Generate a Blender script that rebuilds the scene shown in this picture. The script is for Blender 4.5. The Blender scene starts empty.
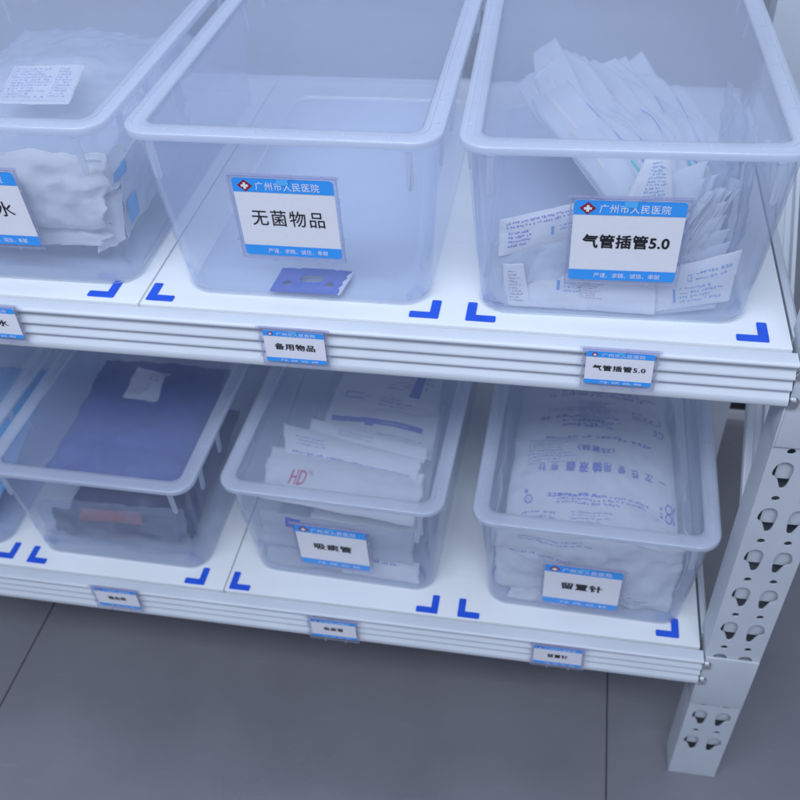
import bpy, bmesh, math, random
from mathutils import Vector, Matrix, noise
random.seed(7)
S = bpy.context.scene
C = bpy.data.collections.new('stockroom'); S.collection.children.link(C)
V = Vector
H = 0.4638            # drop from the upper shelf to the lower one

# ------------------------------------------------------------------ materials
def new_mat(name):
    m = bpy.data.materials.new(name); m.use_nodes = True
    nt = m.node_tree; nt.nodes.clear()
    out = nt.nodes.new('ShaderNodeOutputMaterial')
    return m, nt, out
def N(nt, t, **k):
    n = nt.nodes.new(t)
    for a, b in k.items():
        if a in n.inputs: n.inputs[a].default_value = b
        else: setattr(n, a, b)
    return n
def bump(nt, bsdf, scale, strength, dist=.001, detail=4, coord='Object', rough=.5):
    tc = N(nt, 'ShaderNodeTexCoord'); nz = N(nt, 'ShaderNodeTexNoise')
    nz.inputs['Scale'].default_value = scale; nz.inputs['Detail'].default_value = detail
    nz.inputs['Roughness'].default_value = rough
    nt.links.new(tc.outputs[coord], nz.inputs['Vector'])
    b = N(nt, 'ShaderNodeBump'); b.inputs['Strength'].default_value = strength; b.inputs['Distance'].default_value = dist
    nt.links.new(nz.outputs['Fac'], b.inputs['Height']); nt.links.new(b.outputs['Normal'], bsdf.inputs['Normal'])
    return nz, b
def mix_col(nt, fac_socket, a, b, lo=.3, hi=.7):
    r = N(nt, 'ShaderNodeValToRGB')
    r.color_ramp.elements[0].position = lo; r.color_ramp.elements[1].position = hi
    r.color_ramp.elements[0].color = (*a, 1); r.color_ramp.elements[1].color = (*b, 1)
    nt.links.new(fac_socket, r.inputs['Fac']); return r
def paint(name, a, b, rough=.4, scale=30, bs=900, bst=.12, metal=0, spec=.5, speck=.78, scuff=.96):
    m, nt, out = new_mat(name)
    p = N(nt, 'ShaderNodeBsdfPrincipled'); p.inputs['Roughness'].default_value = rough; p.inputs['Metallic'].default_value = metal
    p.inputs['Specular IOR Level'].default_value = spec
    bump(nt, p, bs, bst, .0004, 2)
    tc = N(nt, 'ShaderNodeTexCoord'); nz = N(nt, 'ShaderNodeTexNoise'); nz.inputs['Scale'].default_value = scale; nz.inputs['Detail'].default_value = 6
    nt.links.new(tc.outputs['Object'], nz.inputs['Vector'])
    r = mix_col(nt, nz.outputs['Fac'], a, b)
    sp = N(nt, 'ShaderNodeTexNoise'); sp.inputs['Scale'].default_value = 260; sp.inputs['Detail'].default_value = 2; nt.links.new(tc.outputs['Object'], sp.inputs['Vector'])
    mp = N(nt, 'ShaderNodeMapping'); mp.inputs['Scale'].default_value = (9, 70, 40); mp.inputs['Rotation'].default_value = (0, 0, .7); nt.links.new(tc.outputs['Object'], mp.inputs['Vector'])
    sc = N(nt, 'ShaderNodeTexNoise'); sc.inputs['Scale'].default_value = 1.6; sc.inputs['Detail'].default_value = 8; nt.links.new(mp.outputs[0], sc.inputs['Vector'])
    k1 = mix_col(nt, sp.outputs['Fac'], (1, 1, 1), (speck, speck, speck), .755, .80)
    k2 = mix_col(nt, sc.outputs['Fac'], (1, 1, 1), (scuff, scuff, scuff), .62, .74)
    x1 = N(nt, 'ShaderNodeMixRGB', blend_type='MULTIPLY'); x1.inputs[0].default_value = 1; x2 = N(nt, 'ShaderNodeMixRGB', blend_type='MULTIPLY'); x2.inputs[0].default_value = 1
    nt.links.new(r.outputs['Color'], x1.inputs[1]); nt.links.new(k1.outputs['Color'], x1.inputs[2]); nt.links.new(x1.outputs[0], x2.inputs[1]); nt.links.new(k2.outputs['Color'], x2.inputs[2])
    nt.links.new(x2.outputs[0], p.inputs['Base Color'])
    r2 = mix_col(nt, nz.outputs['Fac'], (rough*.85,)*3, (min(1, rough*1.25),)*3); nt.links.new(r2.outputs['Color'], p.inputs['Roughness'])
    nt.links.new(p.outputs['BSDF'], out.inputs['Surface']); return m
def plastic(name, haze, tint, body, rough=.22, gl=.9, wavy=.25, ws=9):
    """translucent polypropylene: part of the light passes straight through, part is scattered"""
    m, nt, out = new_mat(name)
    tr = N(nt, 'ShaderNodeBsdfTransparent'); tr.inputs['Color'].default_value = (*tint, 1)
    df = N(nt, 'ShaderNodeBsdfDiffuse'); df.inputs['Color'].default_value = (*body, 1)
    tl = N(nt, 'ShaderNodeBsdfTranslucent'); tl.inputs['Color'].default_value = (*body, 1)
    g = N(nt, 'ShaderNodeBsdfGlossy'); g.inputs['Roughness'].default_value = rough; g.inputs['Color'].default_value = (gl, gl, gl, 1)
    tc = N(nt, 'ShaderNodeTexCoord'); nz = N(nt, 'ShaderNodeTexNoise'); nz.inputs['Scale'].default_value = ws; nz.inputs['Detail'].default_value = 5
    nt.links.new(tc.outputs['Object'], nz.inputs['Vector'])
    b = N(nt, 'ShaderNodeBump'); b.inputs['Strength'].default_value = wavy; b.inputs['Distance'].default_value = .01
    nt.links.new(nz.outputs['Fac'], b.inputs['Height']); nt.links.new(b.outputs['Normal'], g.inputs['Normal'])
    s = N(nt, 'ShaderNodeMixShader'); s.inputs[0].default_value = .6
    nt.links.new(df.outputs[0], s.inputs[1]); nt.links.new(tl.outputs[0], s.inputs[2])
    mr = N(nt, 'ShaderNodeMapRange'); mr.inputs['To Min'].default_value = haze*.88; mr.inputs['To Max'].default_value = haze*1.12
    mr.inputs['From Min'].default_value = .3; mr.inputs['From Max'].default_value = .7
    nt.links.new(nz.outputs['Fac'], mr.inputs['Value'])
    m1 = N(nt, 'ShaderNodeMixShader')
    ge = N(nt, 'ShaderNodeNewGeometry'); fo = N(nt, 'ShaderNodeMath', operation='SUBTRACT'); fo.inputs[0].default_value = 1
    nt.links.new(ge.outputs['Backfacing'], fo.inputs[1])      # each wall scatters once, where light enters it
    hz = N(nt, 'ShaderNodeMath', operation='MULTIPLY'); nt.links.new(mr.outputs[0], hz.inputs[0]); nt.links.new(fo.outputs[0], hz.inputs[1])
    nt.links.new(hz.outputs[0], m1.inputs[0]); nt.links.new(tr.outputs[0], m1.inputs[1]); nt.links.new(s.outputs[0], m1.inputs[2])
    lw = N(nt, 'ShaderNodeLayerWeight'); lw.inputs['Blend'].default_value = .5
    pw = N(nt, 'ShaderNodeMath', operation='POWER'); pw.inputs[1].default_value = 4.5; nt.links.new(lw.outputs['Facing'], pw.inputs[0])
    ma = N(nt, 'ShaderNodeMath', operation='MULTIPLY_ADD'); ma.inputs[1].default_value = .75; ma.inputs[2].default_value = .05; nt.links.new(pw.outputs[0], ma.inputs[0])
    mu = N(nt, 'ShaderNodeMath', operation='MULTIPLY'); nt.links.new(ma.outputs[0], mu.inputs[0]); nt.links.new(fo.outputs[0], mu.inputs[1])
    m2 = N(nt, 'ShaderNodeMixShader'); nt.links.new(mu.outputs[0], m2.inputs[0])
    nt.links.new(m1.outputs[0], m2.inputs[1]); nt.links.new(g.outputs[0], m2.inputs[2])
    nt.links.new(m2.outputs[0], out.inputs['Surface']); return m
def paper(name, col, trans=.25, rough=.6, film=0, bs=60):
    m, nt, out = new_mat(name)
    p = N(nt, 'ShaderNodeBsdfPrincipled'); p.inputs['Base Color'].default_value = (*col, 1); p.inputs['Roughness'].default_value = rough
    nz, b = bump(nt, p, bs, .35, .002, 6)
    tl = N(nt, 'ShaderNodeBsdfTranslucent'); tl.inputs['Color'].default_value = (*col, 1); nt.links.new(b.outputs['Normal'], tl.inputs['Normal'])
    s = N(nt, 'ShaderNodeMixShader'); s.inputs[0].default_value = trans
    nt.links.new(p.outputs[0], s.inputs[1]); nt.links.new(tl.outputs[0], s.inputs[2])
    last = s
    if film:
        tr = N(nt, 'ShaderNodeBsdfTransparent'); tr.inputs['Color'].default_value = (.93, .95, .98, 1)
        s2 = N(nt, 'ShaderNodeMixShader'); s2.inputs[0].default_value = film
        nt.links.new(s.outputs[0], s2.inputs[1]); nt.links.new(tr.outputs[0], s2.inputs[2]); last = s2
    nt.links.new(last.outputs[0], out.inputs['Surface']); return m
def ink(name, col, rough=.5, fade=0):
    m, nt, out = new_mat(name)
    p = N(nt, 'ShaderNodeBsdfPrincipled'); p.inputs['Base Color'].default_value = (*col, 1); p.inputs['Roughness'].default_value = rough
    tc = N(nt, 'ShaderNodeTexCoord'); nz = N(nt, 'ShaderNodeTexNoise'); nz.inputs['Scale'].default_value = 220
    nt.links.new(tc.outputs['Object'], nz.inputs['Vector'])
    r = mix_col(nt, nz.outputs['Fac'], tuple(c*.985 for c in col), tuple(min(1, c*1.012) for c in col)); nt.links.new(r.outputs['Color'], p.inputs['Base Color'])
    if fade:
        tr = N(nt, 'ShaderNodeBsdfTransparent'); s = N(nt, 'ShaderNodeMixShader'); s.inputs[0].default_value = fade
        nt.links.new(p.outputs[0], s.inputs[1]); nt.links.new(tr.outputs[0], s.inputs[2]); nt.links.new(s.outputs[0], out.inputs['Surface'])
    else: nt.links.new(p.outputs[0], out.inputs['Surface'])
    return m
M = {}
M['shelf'] = paint('white_powder_coat', (.76, .79, .80), (.80, .83, .84), .38, 7)
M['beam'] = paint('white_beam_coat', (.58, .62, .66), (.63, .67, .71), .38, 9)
M['post'] = paint('grey_post_coat', (.52, .56, .60), (.58, .62, .66), .42, 12)
M['bolt'] = paint('zinc_bolt', (.55, .56, .58), (.65, .66, .68), .3, 40, metal=.9)
M['body'] = plastic('frosted_wall_plastic', .26, (.97, .98, 1.0), (.74, .82, 1.0), .12, 1, .15, 8)
M['rim'] = plastic('frosted_rim_plastic', .66, (.97, .98, 1.0), (.83, .89, 1.0), .10, 1, .01, 5)
M['lid'] = plastic('frosted_lid_plastic', .23, (.97, .98, 1.0), (.74, .82, 1.0), .16, 1, .12, 6)
M['clear'] = plastic('clear_holder_plastic', .08, (.95, .95, .98), (.8, .8, .92), .08, .95, .05, 30)
M['clear_edge'] = plastic('clear_holder_edge', .30, (.92, .92, .97), (.8, .8, .94), .1, .95, .05, 30)
M['card'] = ink('white_card', (.80, .80, .84), .35)
M['band'] = ink('blue_band', (.045, .34, .88), .35)
M['tab'] = ink('pale_blue_tab', (.10, .48, .90), .3)
M['black'] = ink('black_ink', (.012, .012, .015), .5)
M['white_ink'] = ink('white_ink', (.82, .84, .88), .5)
M['crimson'] = ink('dark_red_ink', (.30, .01, .025), .5)
M['mark'] = paint('blue_sticker', (.012, .085, .62), (.02, .11, .70), .45, 60)
M['paper'] = paper('pouch_paper', (.88, .89, .90), .35)
M['paper2'] = paper('pouch_film', (.76, .80, .84), .45, .3, .28, 40)
M['leaf'] = paper('tube_pouch_paper', (.86, .89, .92), .45, .4, .40, 30)
M['film'] = paper('clear_bag_film', (.70, .76, .84), .3, .15, .62, 90)
M['thin_film'] = paper('thin_clear_film', (.70, .76, .84), .3, .12, .82, 90)
M['gauze'] = paper('gauze', (.84, .85, .85), .35, .9, 0, 160)
M['print_blue'] = ink('printed_blue', (.04, .07, .50), .5, 0)
M['print_faint'] = ink('printed_faint_blue', (.10, .15, .55), .5, .3)
M['print_cyan'] = ink('printed_cyan', (.06, .28, .60), .5, .2)
M['print_grey'] = ink('printed_grey', (.06, .07, .12), .5, .35)
M['print_red'] = ink('printed_red', (.60, .04, .06), .5, .15)
M['seal'] = ink('blue_pouch_edge', (.05, .16, .68), .5, .1)
M['teal'] = ink('teal_pouch_edge', (.06, .42, .48), .5, .1)
M['tube'] = plastic('tube_plastic', .35, (.93, .95, .97), (.80, .84, .86), .2)
M['cream_tube'] = ink('cream_tube', (.74, .66, .60), .4, .4)
M['card_blue'] = paint('blue_cardboard', (.035, .085, .42), (.05, .11, .50), .6, 50)
M['card_torn'] = paint('torn_cardboard', (.50, .52, .60), (.72, .74, .80), .9, 260)
M['cloth_blue'] = paper('blue_wrap', (.012, .045, .28), .1, .6, 0, 120)
M['light_blue'] = paper('light_blue_sheet', (.16, .45, .76), .2, .6)
M['navy'] = paper('navy_contents', (.03, .045, .14), .1, .5)
M['redbits'] = paper('red_contents', (.42, .16, .17), .1, .5)
M['floor'] = paint('grey_vinyl_floor', (.17, .17, .19), (.21, .21, .23), .30, 5, 300, .06, speck=1, scuff=1.10)
M['wall'] = paint('pale_wall', (.30, .32, .35), (.34, .36, .39), .7, 4, 120, .1)
M['skirt'] = paint('black_skirting', (.012, .012, .014), (.02, .02, .022), .5, 30)
M['trim'] = paint('pale_trim', (.50, .50, .53), (.56, .56, .58), .5, 30)

# ------------------------------------------------------------------ object helpers
def obj(name, verts, faces, mats, parent=None, mi=None, smooth=True, loc=None, auto=None):
    me = bpy.data.meshes.new(name); me.from_pydata([tuple(v) for v in verts], [], faces)
    if not isinstance(mats, (list, tuple)): mats = [mats]
    for m in mats: me.materials.append(m)
    if mi:
        for p, k in zip(me.polygons, mi): p.material_index = k
    bm = bmesh.new(); bm.from_mesh(me); 
    if auto is not None:
        bmesh.ops.recalc_face_normals(bm, faces=bm.faces)
        for e in bm.edges:
            if len(e.link_faces) == 2 and e.calc_face_angle(0) > auto: e.smooth = False
    for f in bm.faces: f.smooth = smooth
    bm.to_mesh(me); bm.free()
    o = bpy.data.objects.new(name, me); C.objects.link(o)
    if parent: o.parent = parent
    if loc: o.location = loc
    return o
def tag(o, label, cat, group=None):
    o['label'] = label; o['category'] = cat
    if group: o['group'] = group
    return o
def thing(name, label, cat, loc=(0, 0, 0), rz=0, group=None):
    o = bpy.data.objects.new(name, None); C.objects.link(o); o.location = loc; o.rotation_euler = (0, 0, rz)
    return tag(o, label, cat, group)
class MB:
    def __init__(s): s.v = []; s.f = []; s.m = []
    def add(s, v, f, m=0):
        b = len(s.v); s.v += [V(p) for p in v]; s.f += [tuple(i+b for i in q) for q in f]; s.m += [m]*len(f)
    def box(s, x0, x1, y0, y1, z0, z1, m=0, bev=0):
        if bev:
            bm = bmesh.new(); bmesh.ops.create_cube(bm, size=1)
            for q in bm.verts: q.co = V(((x0+x1)/2+q.co.x*(x1-x0), (y0+y1)/2+q.co.y*(y1-y0), (z0+z1)/2+q.co.z*(z1-z0)))
            bmesh.ops.bevel(bm, geom=bm.edges[:], offset=bev, segments=2, affect='EDGES', profile=.6)
            bm.verts.index_update(); s.add([q.co.copy() for q in bm.verts], [tuple(q.index for q in f.verts) for f in bm.faces], m); bm.free(); return
        s.add([(x, y, z) for x in (x0, x1) for y in (y0, y1) for z in (z0, z1)],
              [(0, 1, 3, 2), (4, 6, 7, 5), (0, 4, 5, 1), (2, 3, 7, 6), (0, 2, 6, 4), (1, 5, 7, 3)], m)
    def prism(s, prof, x0, x1, m=0, axis='x'):
        n = len(prof)
        mk = (lambda t, a, b: (t, a, b)) if axis == 'x' else ((lambda t, a, b: (a, t, b)) if axis == 'y' else (lambda t, a, b: (a, b, t)))
        v = [mk(x0, a, b) for a, b in prof]+[mk(x1, a, b) for a, b in prof]
        f = [(i, (i+1) % n, n+(i+1) % n, n+i) for i in range(n)]+[tuple(range(n))[::-1], tuple(range(n, 2*n))]
        s.add(v, f, m)
    def xf(s, mat): s.v = [mat @ p for p in s.v]; return s
    def build(s, name, mats, parent=None, smooth=True, auto=.6, loc=None): return obj(name, s.v, s.f, mats, parent, s.m, smooth, loc, auto)

# text as outline geometry, returned as (verts, faces) scaled to a unit-height box
_tc = {}
def text_geo(s, bold=0, space=1.0):
    k = (s, bold, space)
    if k in _tc: return _tc[k]
    cu = bpy.data.curves.new('t', 'FONT'); cu.body = s; cu.offset = bold; cu.space_character = space; cu.fill_mode = 'FRONT'; cu.resolution_u = 4
    o = bpy.data.objects.new('t', cu); C.objects.link(o)
    bpy.context.view_layer.update()
    me = bpy.data.meshes.new_from_object(o.evaluated_get(bpy.context.evaluated_depsgraph_get()))
    vs = [(p.co.x, p.co.y) for p in me.vertices]; fs = [tuple(p.vertices) for p in me.polygons]
    bpy.data.objects.remove(o); bpy.data.curves.remove(cu); bpy.data.meshes.remove(me)
    x0 = min(p[0] for p in vs); x1 = max(p[0] for p in vs); y0 = min(p[1] for p in vs); y1 = max(p[1] for p in vs)
    vs = [((x-x0)/(x1-x0), (y-y0)/(y1-y0)) for x, y in vs]
    _tc[k] = (vs, fs); return _tc[k]
def put_text(mb, P, s, x0, x1, y0, y1, m, bold=0, space=1.0, flip=False):
    """P(x, y) -> 3-D point on the printed surface; heavy lettering is the stroke laid down several times"""
    if bold > .01:
        n = len(s); cw = (x1-x0)/n; k = 1.1*bold*cw; r = (y1-y0)*.9*bold
        put_text(mb, P, s, x0, x1, y0, y1, m, .004, space, flip)
        nn = 0
        for ax, ay in ((-1, 0), (1, 0), (0, -1), (0, 1), (-.7, .7), (.7, -.7)):
            nn += 1; dz = V((0, 0, .00002*nn))
            put_text(mb, (lambda x, y, dz=dz: P(x, y)+dz), s, x0+ax*k, x1+ax*k, y0+ay*r, y1+ay*r, m, .004, space, flip)
        return
    vs, fs = text_geo(s, bold, space)
    if flip: vs = [(1-a, 1-b) for a, b in vs]
    mb.add([P(x0+a*(x1-x0), y0+b*(y1-y0)) for a, b in vs], fs, m)
def put_rect(mb, P, x0, x1, y0, y1, m, nx=1, ny=1):
    v = [P(x0+(x1-x0)*i/nx, y0+(y1-y0)*j/ny) for j in range(ny+1) for i in range(nx+1)]
    mb.add(v, [(j*(nx+1)+i, j*(nx+1)+i+1, (j+1)*(nx+1)+i+1, (j+1)*(nx+1)+i) for j in range(ny) for i in range(nx)], m)
def put_lines(mb, P, x0, x1, y0, y1, n, m, fill=.5, seed=0, dash=None, gap=None):
    """rows of small print too fine to read: glyph-sized clusters of strokes"""
    r = random.Random(seed); rh = (y1-y0)/n
    sx = (P(x0+(x1-x0)*.5, y0)-P(x0, y0)).length/((x1-x0)*.5); sy = (P(x0, y1)-P(x0, y0)).length/(y1-y0)
    fill = max(fill, .5); gh = rh*fill; gw = max(.0011, gh*sy*.9)/sx
    for k in range(n):
        y = y0+k*rh; x = x0; xe = x1-(x1-x0)*r.choice((0, 0, .12, .3))
        while x+gw < xe:
            h = gh*r.uniform(.85, 1); t = .29
            for q in r.sample(range(6), r.choice((3, 4, 4))):
                if q == 0: put_rect(mb, P, x, x+gw, y, y+h*t, m)
                elif q == 1: put_rect(mb, P, x, x+gw, y+h*(1-t), y+h, m)
                elif q == 2: put_rect(mb, P, x, x+gw*t, y+h*t, y+h*(1-t), m)
                elif q == 3: put_rect(mb, P, x+gw*(1-t), x+gw, y+h*t, y+h*(1-t), m)
                elif q == 4: put_rect(mb, P, x+gw*t, x+gw*(1-t), y+h*(.5-t/2), y+h*(.5+t/2), m)
                else: put_rect(mb, P, x+gw*(.5-t/2), x+gw*(.5+t/2), y+h*t, y+h*(.5-t/2), m)
            x += gw*r.choice((1.3, 1.3, 1.3, 1.35, 2.2))

# ------------------------------------------------------------------ the storage rack
rack = thing('storage_rack', 'white steel storage rack with two shelves, fluted beams and a perforated corner post', 'storage rack')
prof = [(-.004, -.0015), (-.0175, -.0012), (-.0196, -.0018), (-.0204, -.0034), (-.0202, -.0050), (-.0190, -.0062), (-.0155, -.0072), (-.0148, -.0084), (-.0150, -.0118),
        (-.0160, -.0138), (-.0188, -.0168), (-.0196, -.0182), (-.0194, -.0194), (-.0160, -.0206), (-.0150, -.0220), (-.0151, -.0246), (-.0160, -.0264), (-.0188, -.0292),
        (-.0196, -.0306), (-.0194, -.0318), (-.0162, -.0330), (-.0152, -.0344), (-.0154, -.0366), (-.0164, -.0384), (-.0194, -.0412), (-.0203, -.0428), (-.0206, -.0484), (-.0196, -.0500), (-.0170, -.0504), (-.004, -.0504)]
def mark(plate, cx, cy, z, sx):
    m = MB(); a = .0275; t = .0088; r = .0015
    pts = [(0, 0), (a, 0), (a, t), (t+.0005, t), (t, t+.0005), (t, a), (0, a)]
    q = []
    for i, p in enumerate(pts):              # slightly rounded corners
        p0 = V(pts[i-1]); p1 = V(p); p2 = V(pts[(i+1) % len(pts)])
        rr = min(r, (p0-p1).length*.45, (p2-p1).length*.45)
        A = p1+(p0-p1).normalized()*rr; B = p1+(p2-p1).normalized()*rr
        for t_ in (0, .5, 1): q.append((1-t_)**2*A+2*t_*(1-t_)*p1+t_*t_*B)
    m.prism([(cx+sx*p.x, cy+p.y) for p in q], z+.0003, z+.0009, 0, 'z')
    m.build('corner_mark', M['mark'], plate, False)
for z, marks in ((0, ((.0046, .0052, 1), (-.0286, .0048, -1), (.2900, .0070, -1), (.3150, .0074, 1), (.5812, .0056, -1))),
                 (-H, ((.0062, .0016, 1), (-.0282, .0022, -1), (.2806, .0012, -1), (.3058, .0008, 1), (.5756, .0076, -1), (-.2830, .0056, 1), (-.3040, .0078, -1)))):
    pl = []
    for x0, x1 in ((-.6, -.0008), (.0008, .6)):
        m = MB(); m.box(x0, x1, -.0010, .505, z-.026, z, 0, .0012); pl.append(m.build('shelf_panel', M['shelf'], rack))
    for cx, cy, sx in marks: mark(pl[0] if cx < 0 else pl[1], cx, cy, z, sx)
    m = MB(); m.prism([(y, z+q) for y, q in prof], -.66, .6035)
    m.build('front_beam', M['beam'], rack, True, .9)
    m = MB(); m.prism([(.505-y-.001, z+q) for y, q in prof], -.66, .6035); m.build('rear_beam', M['beam'], rack, True, .9)
    m = MB()
    sp = [(.6035, -.004), (.6085, -.002), (.6110, -.004), (.6090, -.012), (.6115, -.022), (.6090, -.032), (.6110, -.044), (.6085, -.049), (.6035, -.049)]
    m.prism([(x, z+q) for x, q in sp], .022, .480, 0, 'y'); m.build('side_beam', M['beam'], rack, True, .5)
# perforated corner post: front flange with real slots cut through, side flange, inner plate close behind
def post(px, yf, back=False):
    cu = bpy.data.curves.new('post', 'CURVE'); cu.dimensions = '2D'; cu.fill_mode = 'BOTH'; cu.extrude = .0009; cu.bevel_depth = 0
    def loop(pts):
        sp = cu.splines.new('POLY'); sp.points.add(len(pts)-1); sp.use_cyclic_u = True
        for p, q in zip(sp.points, pts): p.co = (q[0], q[1], 0, 1)
    z0, z1 = -.764, .42; cx = px+.0318
    loop([(px+.001, z0), (px+.0625, z0), (px+.0625, z1), (px+.001, z1)])
    slot = [(-.0185, .0082), (-.0135, .0112), (-.0075, .0098), (-.0045, .0040), (-.0050, -.0060), (-.0062, -.0160), (-.0084, -.0200), (-.0112, -.0196), (-.0130, -.0140), (-.0152, -.0085), (-.0200, -.0055), (-.0208, -.0005)]
    def smooth(pts, it=1):
        for _ in range(it):
            q = []
            for i in range(len(pts)):
                a = pts[i]; b = pts[(i+1) % len(pts)]
                q += [(a[0]*.75+b[0]*.25, a[1]*.75+b[1]*.25), (a[0]*.25+b[0]*.75, a[1]*.25+b[1]*.75)]
            pts = q
        return pts
    sl = smooth(slot)
    k = -14
    while True:
        zc = -.3400-.0660*k; k += 1
        if zc < z0+.03: break
        if zc > z1-.03: continue
        for s in (1, -1):
            loop([(cx-.0002+s*x*1.17, zc+y*1.2) for x, y in sl])
            loop([(cx+s*.0133+.0040*math.cos(a*math.pi/8), zc+.0275+.0040*math.sin(a*math.pi/8)) for a in range(16)])
    o = bpy.data.objects.new('post', cu); C.objects.link(o); bpy.context.view_layer.update()
    me = bpy.data.meshes.new_from_object(o.evaluated_get(bpy.context.evaluated_depsgraph_get()))
    m = MB(); m.add([(v.co.x, v.co.z, v.co.y) for v in me.vertices], [tuple(p.vertices)[::-1] for p in me.polygons])
    bpy.data.objects.remove(o); bpy.data.curves.remove(cu)
    m.v = [V((p.x, p.y-.0090, p.z)) for p in m.v]
    # flanges and rounded fold on the left, return on the right, inner plate
    m.prism([(px, -.0082), (px+.0004, -.0096), (px+.0010, -.0099), (px+.0010, -.0081), (px+.0018, -.0074), (px+.0018, .030), (px, .030)], z0, z1, 0, 'z')
    m.prism([(px+.0625, -.0099), (px+.0632, -.0094), (px+.0636, -.0080), (px+.0636, .030), (px+.0619, .030), (px+.0619, -.0074), (px+.0625, -.0081)], z0, z1, 0, 'z')
    for kk in range(-11, 7):
        zc = -.3400-.0660*kk
        if z0+.03 < zc < z1-.03: m.box(px+.0125, px+.0573, -.0040, -.0028, zc-.0150, zc+.0160)
    m.prism([(px, .0302), (px, .0320), (px+.0636, .0320), (px+.0636, .0302)], z0, z1, 0, 'z')  # rear plate, added to close the post so its inside stays dark
    if back: m.xf(Matrix.Translation((0, .492, 0)) @ Matrix.Scale(-1, 4, (0, 1, 0)))
    elif yf: m.xf(Matrix.Translation((0, yf, 0)))
    return m.build('post', M['post'], rack, True, .5)
post(.6050, 0); post(.6125, 0, True)
for z in (0, -H):
    m = MB()
    m.box(.6058, .6670, -.0136, -.0104, z-.1062, z-.0012, 0, .0008); m.box(.6037, .6058, -.0136, .0200, z-.1062, z-.0525, 0, .0005)
    br = m.build('beam_bracket', M['post'], rack)
    for zz in (-.0490, -.0150):
        m = MB(); pr = [(.6085+.0048*math.cos(a*math.pi/3), z+zz+.0048*math.sin(a*math.pi/3)) for a in range(6)]
        m.prism(pr, -.0185, -.0138, 0, 'y')
        pr = [(.6085+.0062*math.cos(a*math.pi/10), z+zz+.0062*math.sin(a*math.pi/10)) for a in range(20)]
        m.prism(pr, -.0146, -.0137, 0, 'y'); m.build('bolt', M['bolt'], br, True, .5)
# ribbed diagonal brace along the right side, from the rear top down to the front post
m = MB()
a = math.atan2(.0705, .0816)
w = .021
pr = [(-w, 0), (-w, .010), (-w+.002, .011), (-w*.62, .011), (-w*.5, .005), (-w*.2, .005), (-w*.1, .010), (w*.3, .010), (w*.4, .005), (w*.7, .005), (w*.8, .011), (w, .011), (w, 0)]
m.prism(pr, 0, .44, 0, 'y')
R_ = Matrix.Translation((.6350, .045, -.2900)) @ Matrix.Rotation(a, 4, 'X')
m.xf(R_); m.build('diagonal_brace', M['beam'], rack, True, .4)

# ------------------------------------------------------------------ floor and rear wall
def struct(o): o['kind'] = 'structure'; return o
m = MB(); g = .0012                  # sheet flooring laid in panels with narrow open joints
xs = [-4, -2.24, -1.32, -.40, .52, 1.44, 2.36, 4]; ys = [-4, -2.1, -1.18, -.26, .729]
for a, b in zip(xs, xs[1:]):
    for c, d in zip(ys, ys[1:]): m.box(a+g, b-g, c+g, d-g, -.770, -.7645, 0, .0006)
m.box(-4, 4, -4, .7285, -.80, -.7712)
struct(m.build('floor', M['floor'], None, False))
m = MB(); m.box(-4, 4, .746, .85, -.764, 2.2); wl = m.build('wall', M['wall'], None, False); tag(wl, 'pale grey wall behind the storage rack', 'wall')
m = MB(); m.box(-4, 4, .736, .7455, -.744, -.690); m.build('skirting', M['skirt'], wl, False)
m = MB(); m.box(-4, 4, .7295, .7455, -.80, -.7445, 0, .002); m.build('floor_trim', M['trim'], wl)

# ------------------------------------------------------------------ transparent bins
BW, BD, BH, LH, LW = .2425, .430, .1712, .1755, .2745
def rr(w, d, r, cy, n=8, xs=0):
    pts = []
    for cxs, cys, a0 in ((1, -1, -90), (1, 1, 0), (-1, 1, 90), (-1, -1, 180)):
        for i in range(n+1):
            t = math.radians(a0+90*i/n)
            pts.append((cxs*(w/2-r)+r*math.cos(t), cy+cys*(d/2-r)+r*math.sin(t)))
    return pts
def loops(mb, secs, cap0, cap1, n=8, m=None):
    """secs: (outset, corner radius, z, material) around the base rectangle"""
    cy = BD/2; L = []
    for s in secs:
        pts = rr(BW+2*s[0], BD+2*s[0], s[1], cy, n); L.append([V((x, y, s[2])) for x, y in pts])
    k = len(L[0]); base = len(mb.v); mb.v += [p for l in L for p in l]
    for i in range(len(L)-1):
        for j in range(k):
            mb.f.append((base+i*k+j, base+i*k+(j+1) % k, base+(i+1)*k+(j+1) % k, base+(i+1)*k+j)); mb.m.append(secs[i][3])
    if cap0: mb.f.append(tuple(base+j for j in range(k))[::-1]); mb.m.append(secs[0][3])
    if cap1: mb.f.append(tuple(base+(len(L)-1)*k+j for j in range(k))); mb.m.append(secs[-1][3])
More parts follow.
